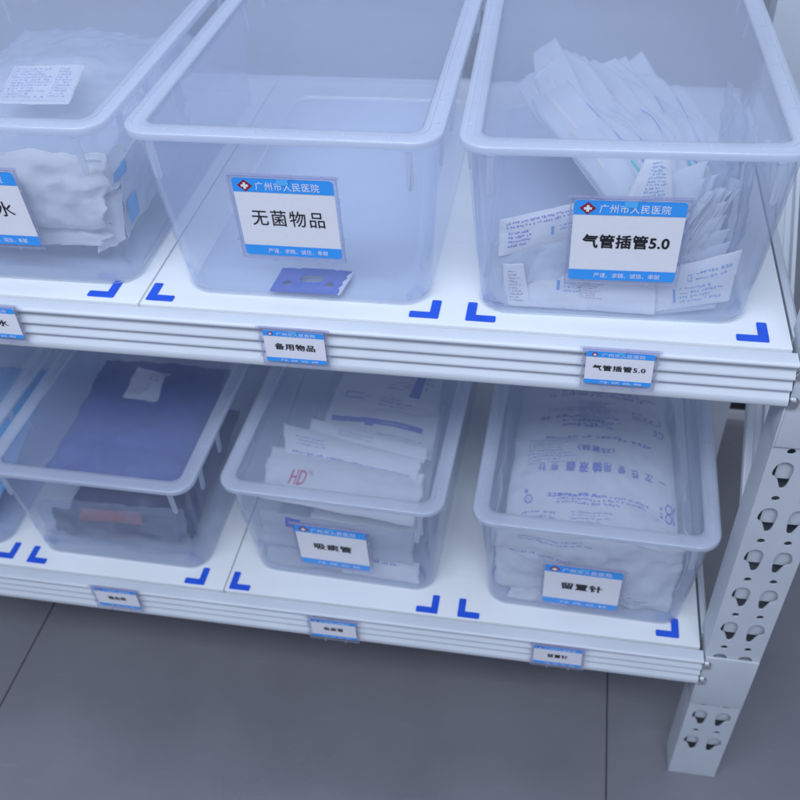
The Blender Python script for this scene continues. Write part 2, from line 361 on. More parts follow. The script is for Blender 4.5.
def bin_body():
    m = MB(); T = .0018
    out = [(-.0060, .024, .0000, 1), (-.0022, .027, .0010, 1), (-.0004, .028, .0040, 0), (.0000, .0285, .0075, 0)]
    for t in (.15, .35, .55, .8): out.append((.0098*t, .0285, .0075+(BH-.012-.0075)*t, 0))
    out += [(.0098, .0270, BH-.010, 0), (.0101, .0262, BH-.0032, 1), (.0135, .0232, BH-.0026, 1), (.0137, .0232, BH-.0010, 1), (.0100, .0255, BH, 1)]
    inn = [(.0078, .0265, BH-.004, 0)]
    for t in (.8, .55, .35, .15): inn.append((.0098*t-T, .0267, .0075+(BH-.012-.0075)*t, 0))
    inn += [(-T, .0267, .0085, 0), (-.0028, .026, .0044, 1), (-.0065, .023, .0022, 0)]
    loops(m, out+inn, True, True)
    # stiffening lugs near the corners, below the rim
    def lug(cx, w, y0, side=False):
        h0, h1 = .1285, .1660; e = .0024
        pts = [(-w/2, h1), (-w/2, h0+.003), (-w/2+.0012, h0+.0008), (-w/2+.0035, h0), (w/2-.0035, h0), (w/2-.0012, h0+.0008), (w/2, h0+.003), (w/2, h1)]
        v = []
        for k in (0, 1):
            for a, z in pts:
                off = (z-.0075)/(BH-.0195)*.0098
                d = off-.0004 if k == 0 else off+e
                v.append((cx+a, -d, z) if not side else (side*(BW/2+d), cx+a, z))
        n = len(pts); f = [(i, (i+1) % n, n+(i+1) % n, n+i) for i in range(n)]+[tuple(range(n, 2*n))]
        m.add(v, f, 1)
    for s in (-1, 1): lug(s*.1105, .0058, 0)
    for s in (-1, 1):
        for cy in (.035, .10, BD-.10, BD-.035): lug(cy, .008, 0, s)
    return m
def bin_lid():
    m = MB(); o = (LW-BW)/2; z = LH
    secs = [(o-.0014, .024, z-.0066, 0), (o-.0003, .025, z-.0070, 0), (o, .025, z-.0062, 0), (o-.0001, .025, z-.0010, 0), (o-.0005, .0246, z-.0003, 0), (o-.0014, .024, z, 0),
            (o-.0058, .021, z-.0001, 0), (o-.0062, .0205, z-.0008, 0), (o-.0122, .016, z-.0009, 0), (o-.0126, .0155, z-.0001, 0),
            (o-.0172, .013, z, 0), (o-.0178, .0125, z-.0004, 0), (o-.0184, .0122, z-.0020, 2), (o-.0198, .0115, z-.0050, 2), (o-.0215, .0105, z-.0056, 2), (o-.030, .009, z-.0058, 1),
            (o-.060, .008, z-.0056, 1)]
    inn = [(o-.060, .008, z-.0072, 1), (o-.030, .009, z-.0074, 1), (o-.0208, .0105, z-.0072, 2), (o-.0186, .0118, z-.0064, 2), (o-.0168, .013, z-.0026, 0), (o-.0158, .0135, z-.0020, 0), (o-.0030, .022, z-.0021, 0), (o-.0014, .0235, z-.0026, 0), (o-.0014, .024, z-.0066, 0)]
    # upper skin
    loops(m, secs, False, True); loops(m, inn, True, False)
    # small bridges across the channel of the rim
    ya, yb = .022, BD-.022
    n = 9
    for i in range(n+1):
        y = ya+(yb-ya)*i/n
        for s in (-1, 1):
            x0 = BW/2+o-.0124; x1 = BW/2+o-.0060
            m.box(min(s*x0, s*x1), max(s*x0, s*x1), y-.0012, y+.0012, z-.0012, z-.0002)
    for i in range(6):
        x = -.095+.19*i/5
        for y0, y1 in ((-o+.0060, -o+.0124), (BD+o-.0124, BD+o-.0060)): m.box(x-.0008, x+.0008, y0, y1, z-.0012, z-.0003)
    return m
bins = {}
spec = {'B': (.1586, .0200, 0, .0034, 'clear lidded bin labelled 无菌物品, empty but for a strip of blue cardboard'),
        'C': (.4454, .0217, 0, .030, 'clear lidded bin labelled 气管插管5.0, filled with fanned long white tube pouches'),
        'A': (-.1320, .0215, 0, .010, 'clear lidded bin on the upper shelf left of the empty bin, holding gauze packs'),
        'E': (.1511, .0331, -H, -.030, 'clear lidded bin labelled 吸痰管 on the lower shelf, with blue-striped packs'),
        'F': (.4580, .0240, -H, -.020, 'clear lidded bin labelled 留置针, stuffed with a large blue-printed bag'),
        'D': (-.1520, .0240, -H, -.010, 'clear lidded bin on the lower shelf holding a dark blue wrapped pack'),
        'G': (-.4400, .0240, -H, 0, 'clear lidded bin at the far left of the lower shelf, cut off by the frame')}
proto = None
for k, (x, y, z, a, lab) in spec.items():
    t = thing('storage_bin', lab, 'storage bin', (x, y, z+.0008), a, 'transparent lidded bins on the rack')
    if proto is None:
        b = bin_body().build('bin_body', [M['body'], M['rim']], t, True, .9)
        l = bin_lid().build('lid', [M['rim'], M['lid'], M['lid']], t, True, .8); proto = (b, l)
    else:
        for q in proto:
            c = q.copy(); C.objects.link(c); c.parent = t
    bins[k] = t

# ------------------------------------------------------------------ label cards
def rrect2(x0, x1, y0, y1, r, corners=(1, 1, 1, 1)):
    pts = []
    for on, cx, cy, a0, px, py in ((corners[0], x0+r, y0+r, 180, x0, y0), (corners[1], x1-r, y0+r, 270, x1, y0), (corners[2], x1-r, y1-r, 0, x1, y1), (corners[3], x0+r, y1-r, 90, x0, y1)):
        if on: pts += [(cx+r*math.cos(math.radians(a0+i*18)), cy+r*math.sin(math.radians(a0+i*18))) for i in range(6)]
        else: pts.append((px, py))
    return pts
def label_card(parent, mat, w, h, text, tw, th, bold, space, slim=False):
    """mat maps x right, y up, z out of the surface"""
    hb = .172*h; fb = .135*h; r = .0032 if not slim else .002
    m = MB()
    m.prism([(a, b) for a, b in rrect2(-w/2, w/2, -h/2, h/2, r)], .0012, .0016, 0, 'z')
    e = .00035; z = .0016+e
    P = lambda x, y: V((x, y, z)); P2 = lambda x, y: V((x, y, z+e)); P3 = lambda x, y: V((x, y, z+2*e))
    q = rrect2(-w/2, w/2, h/2-hb, h/2, r, (0, 0, 1, 1)); m.add([P(*p) for p in q], [tuple(range(len(q)))], 1)
    q = rrect2(-w/2, w/2, -h/2, -h/2+fb, r, (1, 1, 0, 0)); m.add([P(*p) for p in q], [tuple(range(len(q)))], 1)
    put_text(m, P, text, -tw*w/2, tw*w/2, .005*h-th*h/2, .005*h+th*h/2, 2, bold, space)
    cy = h/2-hb*.53
    put_text(m, P2, '广州市人民医院', -.27*w, .36*w, cy-.30*hb, cy+.30*hb, 3, .004, 1.12)
    cyf = -h/2+fb*.5
    put_text(m, P2, '严谨、求精、诚信、奉献', -.26*w, .36*w, cyf-.24*fb, cyf+.24*fb, 3, .002, 1.0)
    ex = -.375*w; s = hb*.42
    m.add([P2(ex-s*1.15, cy), P2(ex, cy-s), P2(ex+s*1.15, cy), P2(ex, cy+s)], [(0, 1, 2, 3)], 4)
    a, b = s*.55, s*.2
    m.add([P3(ex+x, cy+y) for x, y in ((-b, -a), (b, -a), (b, -b), (a, -b), (a, b), (b, b), (b, a), (-b, a), (-b, b), (-a, b), (-a, -b), (-b, -b))], [tuple(range(12))], 3)
    q = rrect2(-.055*w, .065*w, h/2-hb*.42, h/2+.0002, .002, (1, 1, 0, 0)); m.add([P3(*p) for p in q], [tuple(range(len(q)))], 5)
    m.xf(mat); c = m.build('label_card', [M['card'], M['band'], M['black'], M['white_ink'], M['crimson'], M['tab']], parent, False, None)
    return c
def holder(parent, mat, w, h):
    m = MB(); g = .0034; b = .0014
    W, Hh = w/2+g, h/2+g
    m.box(-W, W, -Hh, Hh, .0002, .0010, 0)
    for x0, x1, y0, y1 in ((-W, W, Hh-b, Hh), (-W, W, -Hh, -Hh+b), (-W, -W+b, -Hh+b, Hh-b), (W-b, W, -Hh+b, Hh-b)): m.box(x0, x1, y0, y1, .0011, .0036, 1, .0004)
    m.box(-W-.0025, W+.0025, Hh, Hh+.0010, .0011, .0046, 1, .0003)
    for x, y in ((-W, .25*h), (-W, -.27*h), (W, .27*h), (W, -.25*h), (-.2*w, -Hh), (.25*w, -Hh), (.1*w, Hh)):
        m.box(x-.0012, x+.0012, y-.0012, y+.0012, .0012, .0050, 1, .0005)
    m.xf(mat); return m.build('label_holder', [M['clear'], M['clear_edge']], parent, True, .5)
def face_mat(x, y, z, lean=0, rz=0, rx=0):
    """label frame on a front-facing surface"""
    return Matrix.Translation((x, y, z)) @ Matrix.Rotation(rx, 4, 'Z') @ Matrix.Rotation(math.pi/2+lean, 4, 'X') @ Matrix.Rotation(rz, 4, 'Z')
lean = math.atan2(.0098, .1465)
for k, txt, dx, zc, tw, th, bold, sp, rz in (('B', '无菌物品', 0, .0945, .735, .205, .004, 1.18, 0), ('C', '气管插管5.0', .0030, .0880, .79, .165, .028, 1.05, .006),
                                   ('E', '吸痰管', -.003, .0775, .53, .155, .030, 1.15, 0), ('F', '留置针', -.0045, .0650, .53, .165, .030, 1.15, 0),
                                   ('A', '备用水', -.0060, .0875, .70, .205, .004, 1.18, 0)):
    y = -(zc-.0075)/(BH-.0195)*.0098-.0006
    mt = face_mat(dx, y, zc, lean*.9, rz)
    h = holder(bins[k], mt, .0895, .0810); label_card(h, mt, .0895, .0810, txt, tw, th, bold, sp)
for x, z, txt, tw, th, lab, rz in ((.1590, -.0215, '备用物品', .66, .20, 'small hospital label reading 备用物品 on the upper shelf beam', 0),
                           (.4550, -.0180, '气管插管5.0', .78, .17, 'small hospital label reading 气管插管5.0 on the upper shelf beam', .006),
                           (-.1500, -.0185, '备用水', .60, .20, 'small hospital label on the upper beam at the left edge of the photo', 0),
                           (-.1430, -.0155-H, '输血袋', .42, .19, 'small hospital label on the lower beam under the bin with the blue pack', 0),
                           (.1500, -.0255-H, '吸痰管', .42, .19, 'small hospital label reading 吸痰管 on the lower shelf beam', 0),
                           (.4330, -.0230-H, '留置针', .42, .19, 'small hospital label reading 留置针 on the lower shelf beam', 0)):
    t = thing('shelf_label', lab, 'shelf label', (x, -.0215, z), 0, 'small labels on the shelf beams')
    mt = face_mat(0, 0, 0, -.03, rz)
    hold = holder(t, mt, .0585, .0365); label_card(t, mt, .0585, .0365, txt, tw, th, .022, 1.1, True)

# ------------------------------------------------------------------ packs, pouches, sheets
def fbm(p, k=3):
    s = 0; a = 1
    for i in range(k): s += a*noise.noise(p*(2**i)); a *= .5
    return s
def ridge(p): return 1-abs(noise.noise(p))*2
def quad(p00, p10, p11, p01):
    a, b, c, d = map(V, (p00, p10, p11, p01))
    return lambda u, v: (a*(1-u)+b*u)*(1-v)+(d*(1-u)+c*u)*v
def pouch(name, fn, T, mat, wr=.0015, nu=36, nv=24, seal=.06, seed=0, back=None, mats=None, edge=None, flat=.6, jag=.016):
    """closed pillow around the sheet fn(u,v); returns (object, surface function)"""
    off = V((seed*3.7, seed*1.3, seed*7.1))
    def nrm(u, v):
        e = .01; a = fn(min(1, u+e), v)-fn(max(0, u-e), v); b = fn(u, min(1, v+e))-fn(u, max(0, v-e))
        return a.cross(b).normalized()
    def prof(u, v):
        f = lambda t: 0 if t < seal or t > 1-seal else math.sin(math.pi*(t-seal)/(1-2*seal))**flat
        return f(u)*f(v)
    cr_ = random.Random(seed*31+5); CR = []
    for _ in range(10):
        an = cr_.uniform(0, math.pi); CR.append((math.cos(an), math.sin(an), cr_.uniform(-.2, 1.1), cr_.uniform(.02, .07), cr_.uniform(-1, 1), cr_.uniform(0, 1), cr_.uniform(.15, .5)))
    def crease(u, v):
        h = 0
        for ca, sa, d0, w, am, t0, ln in CR:
            d = abs(u*ca+v*sa-d0)/w
            if d < 1: h += am*(1-d)*max(0, 1-abs((-u*sa+v*ca)-t0)/ln)
        return h
    def srf(u, v, side=1):
        n = nrm(u, v)
        ju = jag*(noise.noise(V((v*4, seed, 1)))+.5*noise.noise(V((v*13, seed, 2)))); jv = jag*(noise.noise(V((u*4, seed, 3)))+.5*noise.noise(V((u*13, seed, 4))))
        p = fn(u+ju*(1 if u > .5 else -1)*abs(u*2-1), v+jv*abs(v*2-1)); q = p+off
        w = wr*(fbm(q*22)*1.2+.55*(ridge(q*38)-.6)+.35*noise.noise(q*90)+1.1*crease(u, v))
        return p+n*(w+side*(.00025+T*prof(u, v)*(1+.25*noise.noise(q*30))))
    m = MB()
    for sd in (1, -1):
        vs = [srf(i/nu, j/nv, sd) for j in range(nv+1) for i in range(nu+1)]
        fs = [(j*(nu+1)+i, j*(nu+1)+i+1, (j+1)*(nu+1)+i+1, (j+1)*(nu+1)+i) for j in range(nv) for i in range(nu)]
        if sd == -1: fs = [f[::-1] for f in fs]
        m.add(vs, fs, 0 if sd == 1 else (1 if back else 0))
    k = (nu+1)*(nv+1)
    ring = [i for i in range(nu)]+[j*(nu+1)+nu for j in range(nv)]+[nv*(nu+1)+i for i in range(nu, 0, -1)]+[j*(nu+1) for j in range(nv, 0, -1)]
    for i in range(len(ring)):
        a, b = ring[i], ring[(i+1) % len(ring)]; m.f.append((b, a, a+k, b+k)); m.m.append(0)
    o = m.build(name, [mat]+([back] if back else []), None, True, None)
    top = lambda u, v: srf(u, v, 1)+nrm(u, v)*.0009
    return o, top
def printing(parent, fn, mats):
    m = MB(); fn(m); return m.build('printing', mats, parent, False, None)

# --- blue cardboard strip in the empty bin
m = MB()
cu = bpy.data.curves.new('strip', 'CURVE'); cu.dimensions = '2D'; cu.fill_mode = 'BOTH'; cu.extrude = .0007
def spl(pts):
    sp = cu.splines.new('POLY'); sp.points.add(len(pts)-1); sp.use_cyclic_u = True
    for p, q in zip(sp.points, pts): p.co = (q[0], q[1], 0, 1)
spl([(-.037, -.0185), (.030, -.0195), (.0305, -.0125), (.0285, -.010), (.0315, -.004), (.0300, .001), (.0335, .006), (.0320, .011), (.0365, .0185), (.024, .0185), (.023, .0172), (.0195, .0172), (.0185, .0185), (-.014, .0185), (-.0155, .0168), (-.0185, .0168), (-.020, .0185), (-.0345, .0185)])
spl([(.0+.010*math.copysign(1, math.cos(a))*.7+.0045*math.cos(a), .0015+.0062*math.sin(a)) for a in [i*math.pi/12+.05 for i in range(24)]])
for cx in (-.0225, .0190): spl([(cx+.0042*math.cos(a), -.0065+.0048*math.sin(a)) for a in [i*math.pi/9 for i in range(18)]])
o = bpy.data.objects.new('strip', cu); C.objects.link(o); bpy.context.view_layer.update()
me = bpy.data.meshes.new_from_object(o.evaluated_get(bpy.context.evaluated_depsgraph_get()))
m.add([v.co.copy() for v in me.vertices], [tuple(p.vertices) for p in me.polygons]); bpy.data.objects.remove(o)
m.v = [V((p.x, p.y, p.z+.0022*math.sin((p.x+.03)*40)+.001)) for p in m.v]
strip = m.build('cardboard_strip', M['card_blue'], None, False, None)
strip.location = (.1620, .0440, .0052); strip.rotation_euler = (0, 0, -.01)
tag(strip, 'torn blue cardboard strip with a slot and two holes lying in the empty bin', 'cardboard strip')
m = MB(); q = [(.0300, -.0195), (.0305, -.0125), (.0285, -.010), (.0315, -.004), (.0300, .001), (.0335, .006), (.0320, .011), (.0365, .0185), (.0385, .0175), (.0362, .006), (.0345, -.004), (.0335, -.012), (.0325, -.0185)]
m.prism([(a+.0003, b) for a, b in q], .0012, .0026, 0, 'z'); m.build('torn_edge', M['card_torn'], strip, False, None)

# --- long tube pouches fanned in the 气管插管 bin
GT = 'long white tube pouches fanned in the right-hand upper bin'
def path(pts):
    pts = [V(p) for p in pts]; n = len(pts)-1
    def f(t):
        x = min(max(t, 0), 1)*n; i = min(int(x), n-1); s = x-i
        p0 = pts[max(i-1, 0)]; p1 = pts[i]; p2 = pts[i+1]; p3 = pts[min(i+2, n)]
        return .5*((2*p1)+(p2-p0)*s+(2*p0-5*p1+4*p2-p3)*s*s+(3*p1-p0-3*p2+p3)*s**3)
    return f
rnd = random.Random(3)
NT = 22
od = ['outermost', 'second', 'third', 'fourth', 'fifth', 'sixth', 'seventh', 'eighth', 'ninth', 'tenth', 'eleventh']
where = [w+' long pouch counted from the left of the fan' for w in od]+[w+' long pouch counted from the right of the fan' for w in od[::-1]]
for i in range(NT):
    t = i/(NT-1); j = lambda s: rnd.uniform(-s, s)
    e = V((.462+.066*t+j(.004), .046+.020*t+j(.004), .052+.034*t+j(.004)))
    p = path([(.340+.125*t**1.2+j(.008), .285+.075*math.sin(t*2.6)+j(.040), .114-.022*t+j(.012)), (.376+.110*t+j(.005), .215+.045*t+j(.016), .110-.016*t+j(.008)),
              (.420+.092*t+j(.003), .140+.045*t, .103-.004*t+j(.003)), (.452+.076*t, .084+.034*t, .084), e])
    w0 = V((.60+j(.12), .34, .30+j(.1))).normalized(); w1 = V((.52-.3*t+j(.08), .34+j(.12), .80)).normalized()
    wd = rnd.uniform(.034, .048)
    def fn(u, v, p=p, w0=w0, w1=w1, wd=wd, i=i):
        c = p(u); w = (w0*(1-u)+w1*u).normalized(); k = wd*(.66+.34*min(1, u*6))*(1-.1*u)
        q = c+w*(v-.5)*k
        q += V((.003*math.sin(u*9+i), 0, .003*math.sin(u*14+i*2)))
        if u > .8: q += V((.016, .006, .022))*((u-.8)/.2*(v-.3))
        xr = -(q.y-.02)*.030
        q.x = min(max(q.x, .3320+xr), .5590+xr); q.z = min(max(q.z, .010), .1600); return q
    o, top = pouch('tube_pouch', fn, .0042, M['leaf'], .0014, 46, 10, .07, 20+i, M['paper2'], flat=.8)
    tag(o, where[i]+' in the right-hand upper bin', 'medical pouch', GT)
    def pr(mm, top=top, i=i):
        if i % 4 == 2: put_rect(mm, top, .34, .80, .965, .985, 0, 20, 1)
        if i % 3 == 1: put_rect(mm, top, .62, .90, .90, .95, 1, 10, 1)
        put_lines(mm, top, .80, .93, .35, .72, 6, 2, .5, i, (.006, .014), .003)
        if i % 3 != 1: put_rect(mm, top, .10, .60, .40, .47, 3, 24, 1)
    printing(o, pr, [M['seal'], M['teal'], M['print_cyan'], M['cream_tube']])
# layered pouch ends on the right, in front of the fan
tips = []; NTIP = 9
for i in range(NTIP):
    t = i/(NTIP-1); r_ = rnd.uniform
    x1 = .512+.034*t**.6+r_(-.002, .002); zb = .104-.084*t; y = .074-.036*t
    tips.append(((.458+.012*t, y-.006, zb-.034*(1-.4*t)), (x1-.010, y-.004, zb-.022+.014*t), (x1+r_(-.001, .003), y+.010*(1-.4*t), zb+.026+.004*t), (.450+.020*t, y+.008, zb-.002)))
tl = [w+' of the nine layered pouch ends right of the 气管插管5.0 card' for w in ('topmost', 'second from the top', 'third from the top', 'fourth from the top', 'middle one', 'fourth from the bottom', 'third from the bottom', 'second from the bottom', 'lowest')]
for i, q in enumerate(tips):
    o, top = pouch('tube_pouch', quad(*q), .0032, M['leaf'], .0012, 30, 18, .06, 50+i)
    tag(o, tl[i], 'medical pouch', GT)
    if i % 2: printing(o, lambda mm: (put_lines(mm, top, .30, .75, .35, .55, 3, 0, .5, i, (.012, .03), .006)), [M['print_cyan']])
# upright pouch with a block of fine print behind the card
o, top = pouch('tube_pouch', quad((.436, .058, .066), (.492, .062, .078), (.480, .078, .138), (.464, .080, .142)), .003, M['paper'], .0008, 24, 24, .05, 61)
tag(o, 'peaked white pouch with a blue print block, behind the 气管插管5.0 card', 'medical pouch', GT)
printing(o, lambda mm: put_lines(mm, top, .34, .86, .40, .88, 11, 0, .6, 5, (.02, .06), .008), [M['print_cyan']])
for i, (q, lab) in enumerate([(((.500, .060, .080), (.548, .110, .095), (.546, .150, .158), (.520, .090, .152)), 'hazy pouch draped high on the right behind the pouch ends'),
                              (((.534, .046, .020), (.5545, .100, .030), (.553, .130, .150), (.546, .062, .148)), 'tall hazy pouch standing along the right wall of the right-hand upper bin'),
                              (((.546, .120, .012), (.550, .260, .020), (.546, .270, .120), (.550, .120, .140)), 'hazy pouch leaning on the right wall farther back in the right-hand upper bin')]):
    o, top = pouch('tube_pouch', quad(*q), .0035, M['film'], .0035, 34, 34, .05, 200+i, flat=.7); tag(o, lab, 'medical pouch', GT)
FR = [('white pouch with blue print along the lower right front of the 气管插管5.0 bin', ((.484, .0330, .0045), (.545, .0330, .022), (.548, .041, .071), (.474, .041, .040)), .0035,
       lambda mm, t: (put_lines(mm, t, .34, .90, .16, .56, 4, 0, .45, 1, (.008, .022), .004), put_rect(mm, t, .26, .29, .18, .52, 0), put_text(mm, t, 'CE', .43, .49, .62, .78, 0), put_lines(mm, t, .53, .93, .62, .86, 2, 0, .5, 2, (.008, .02), .004)), 'paper'),
      ('plain white pouch low in the middle front of the 气管插管5.0 bin', ((.405, .0300, .0045), (.484, .0290, .0045), (.480, .042, .048), (.408, .044, .044)), .0045,
       lambda mm, t: (put_lines(mm, t, .10, .4, .3, .8, 10, 1, .25, 4, (.01, .02), .004)), 'paper'),
      ('white pouch with a small blue bar under the left edge of the card', ((.366, .0295, .0045), (.424, .0290, .0045), (.420, .040, .043), (.370, .041, .046)), .0035,
       lambda mm, t: (put_rect(mm, t, .50, .55, .48, .70, 0), put_lines(mm, t, .62, .92, .45, .72, 3, 0, .45, 8, (.02, .04), .01)), 'paper'),
      ('narrow white strip with rows of tiny dark print at the left front bin corner', ((.349, .0285, .0045), (.373, .0285, .0045), (.364, .034, .048), (.346, .034, .046)), .0012,
       lambda mm, t: (put_lines(mm, t, .22, .82, .14, .90, 10, 1, .42, 3, (.07, .16), .03)), 'paper'),
      ('white pouch with slanted rows of violet print left of the 气管插管5.0 card', ((.341, .040, .050), (.425, .048, .072), (.421, .056, .104), (.341, .047, .084)), .0035,
       lambda mm, t: (put_lines(mm, t, .08, .95, .72, .93, 2, 2, .5, 6, (.012, .03), .006), put_lines(mm, t, .10, .34, .22, .66, 4, 2, .5, 7, (.015, .03), .006), put_rect(mm, t, .55, .58, .34, .56, 0), put_lines(mm, t, .64, .88, .42, .60, 2, 0, .4, 8, (.012, .03), .006)), 'paper'),
      ('crumpled translucent pouch below the violet-printed one at the left', ((.335, .036, .010), (.398, .038, .014), (.396, .046, .070), (.336, .042, .062)), .005, None, 'paper2'),
      ('small crumpled pouch corner poking up beside the dark-print strip', ((.366, .033, .012), (.392, .034, .016), (.388, .045, .060), (.362, .044, .052)), .004, None, 'leaf'),
      ('twisted pouch end between the slanted pouch and the card', ((.385, .036, .034), (.412, .034, .024), (.414, .048, .066), (.394, .050, .078)), .004, None, 'leaf'),
      ('crumpled pouch bunched in the bottom left corner of the right-hand upper bin', ((.334, .034, .006), (.352, .031, .006), (.352, .046, .056), (.334, .048, .050)), .004, None, 'paper2'),
      ('crumpled white pouch end left of the card, under the slanted pouch', ((.368, .034, .028), (.412, .037, .030), (.408, .050, .080), (.376, .046, .066)), .006, None, 'leaf')]
for i, (lab, q, T, pf, mt) in enumerate(FR):
    o, top = pouch('front_pouch', quad(*q), T, M[mt], .0011 if pf else .0032, 40, 26, .04, 70+i)
    tag(o, lab, 'medical pouch', 'short pouches at the front of the right-hand upper bin')
    if pf: printing(o, lambda mm: pf(mm, top), [M['print_cyan'], M['print_grey'], M['print_blue']])

# --- gauze packs in the upper-left bin
GA = 'packs in the upper-left bin'
def sag(q, d):
    f = quad(*q); return lambda u, v: f(u, v)-V((0, 0, d*math.sin(math.pi*u)*math.sin(math.pi*v)*-1))
AP = [('large puffy clear-wrapped gauze pack filling the upper-left bin', sag(((-.235, .050, .088), (-.022, .050, .092), (-.030, .300, .105), (-.240, .300, .105)), .014), .026, 'gauze', .005, .03),
      ('crumpled white gauze bundle against the front wall of the upper-left bin', quad((-.225, .034, .050), (-.030, .036, .060), (-.018, .046, .132), (-.230, .046, .128)), .011, 'gauze', .006, .04),
      ('long folded white sheet lying low along the front of the upper-left bin', quad((-.236, .036, .030), (-.040, .038, .038), (-.030, .046, .062), (-.236, .046, .058)), .004, 'paper', .003, .05),
      ('white folded end flap at the lower right of the upper-left bin', quad((-.052, .040, .026), (-.026, .055, .036), (-.022, .064, .086), (-.050, .050, .082)), .003, 'paper', .0016, .05),
      ('white bundle along the right wall of the upper-left bin', quad((-.030, .060, .030), (-.022, .250, .050), (-.020, .240, .120), (-.020, .070, .110)), .004, 'gauze', .003, .05)]
for i, (lab, fn, T, mt, wr, seal) in enumerate(AP):
    o, top = pouch('gauze_pack', fn, T, M[mt], wr, 54, 40, seal, 90+i, flat=.5, jag=.05)
    tag(o, lab, 'gauze pack', GA)
for i, (q, lab) in enumerate([(((-.0225, .056, .096), (-.0165, .075, .100), (-.0165, .077, .112), (-.0225, .060, .104)), 'small light blue wrapper scrap high at the right of the upper-left bin'),
                              (((-.0235, .068, .044), (-.0180, .080, .052), (-.0178, .084, .074), (-.0235, .071, .068)), 'small light blue wrapper scrap low at the right of the upper-left bin')]):
    o, top = pouch('wrapper_scrap', quad(*q), .0006, M['light_blue'], .0006, 12, 12, .05, 100+i); tag(o, lab, 'wrapper', GA)
o, top = pouch('leaflet', quad((-.136, .082, .1590), (-.064, .088, .1585), (-.082, .170, .1610), (-.155, .162, .1610)), .0004, M['paper'], .0007, 24, 24, .02, 103)
tag(o, 'printed white leaflet on top of the gauze pack in the upper-left bin', 'leaflet')
printing(o, lambda mm: (put_lines(mm, top, .08, .62, .12, .92, 11, 0, .35, 1, (.03, .08), .015), put_lines(mm, top, .68, .92, .14, .9, 11, 0, .3, 2, (.03, .06), .015), put_rect(mm, top, .05, .055, .05, .95, 0), put_rect(mm, top, .05, .95, .05, .055, 0)), [M['print_faint']])
o, top = pouch('clear_bag', sag(((-.242, .046, .120), (-.022, .046, .124), (-.030, .330, .130), (-.240, .330, .130)), .014), .008, M['film'], .005, 54, 44, .02, 107)
tag(o, 'crinkled clear bag around the gauze in the upper-left bin', 'plastic bag')

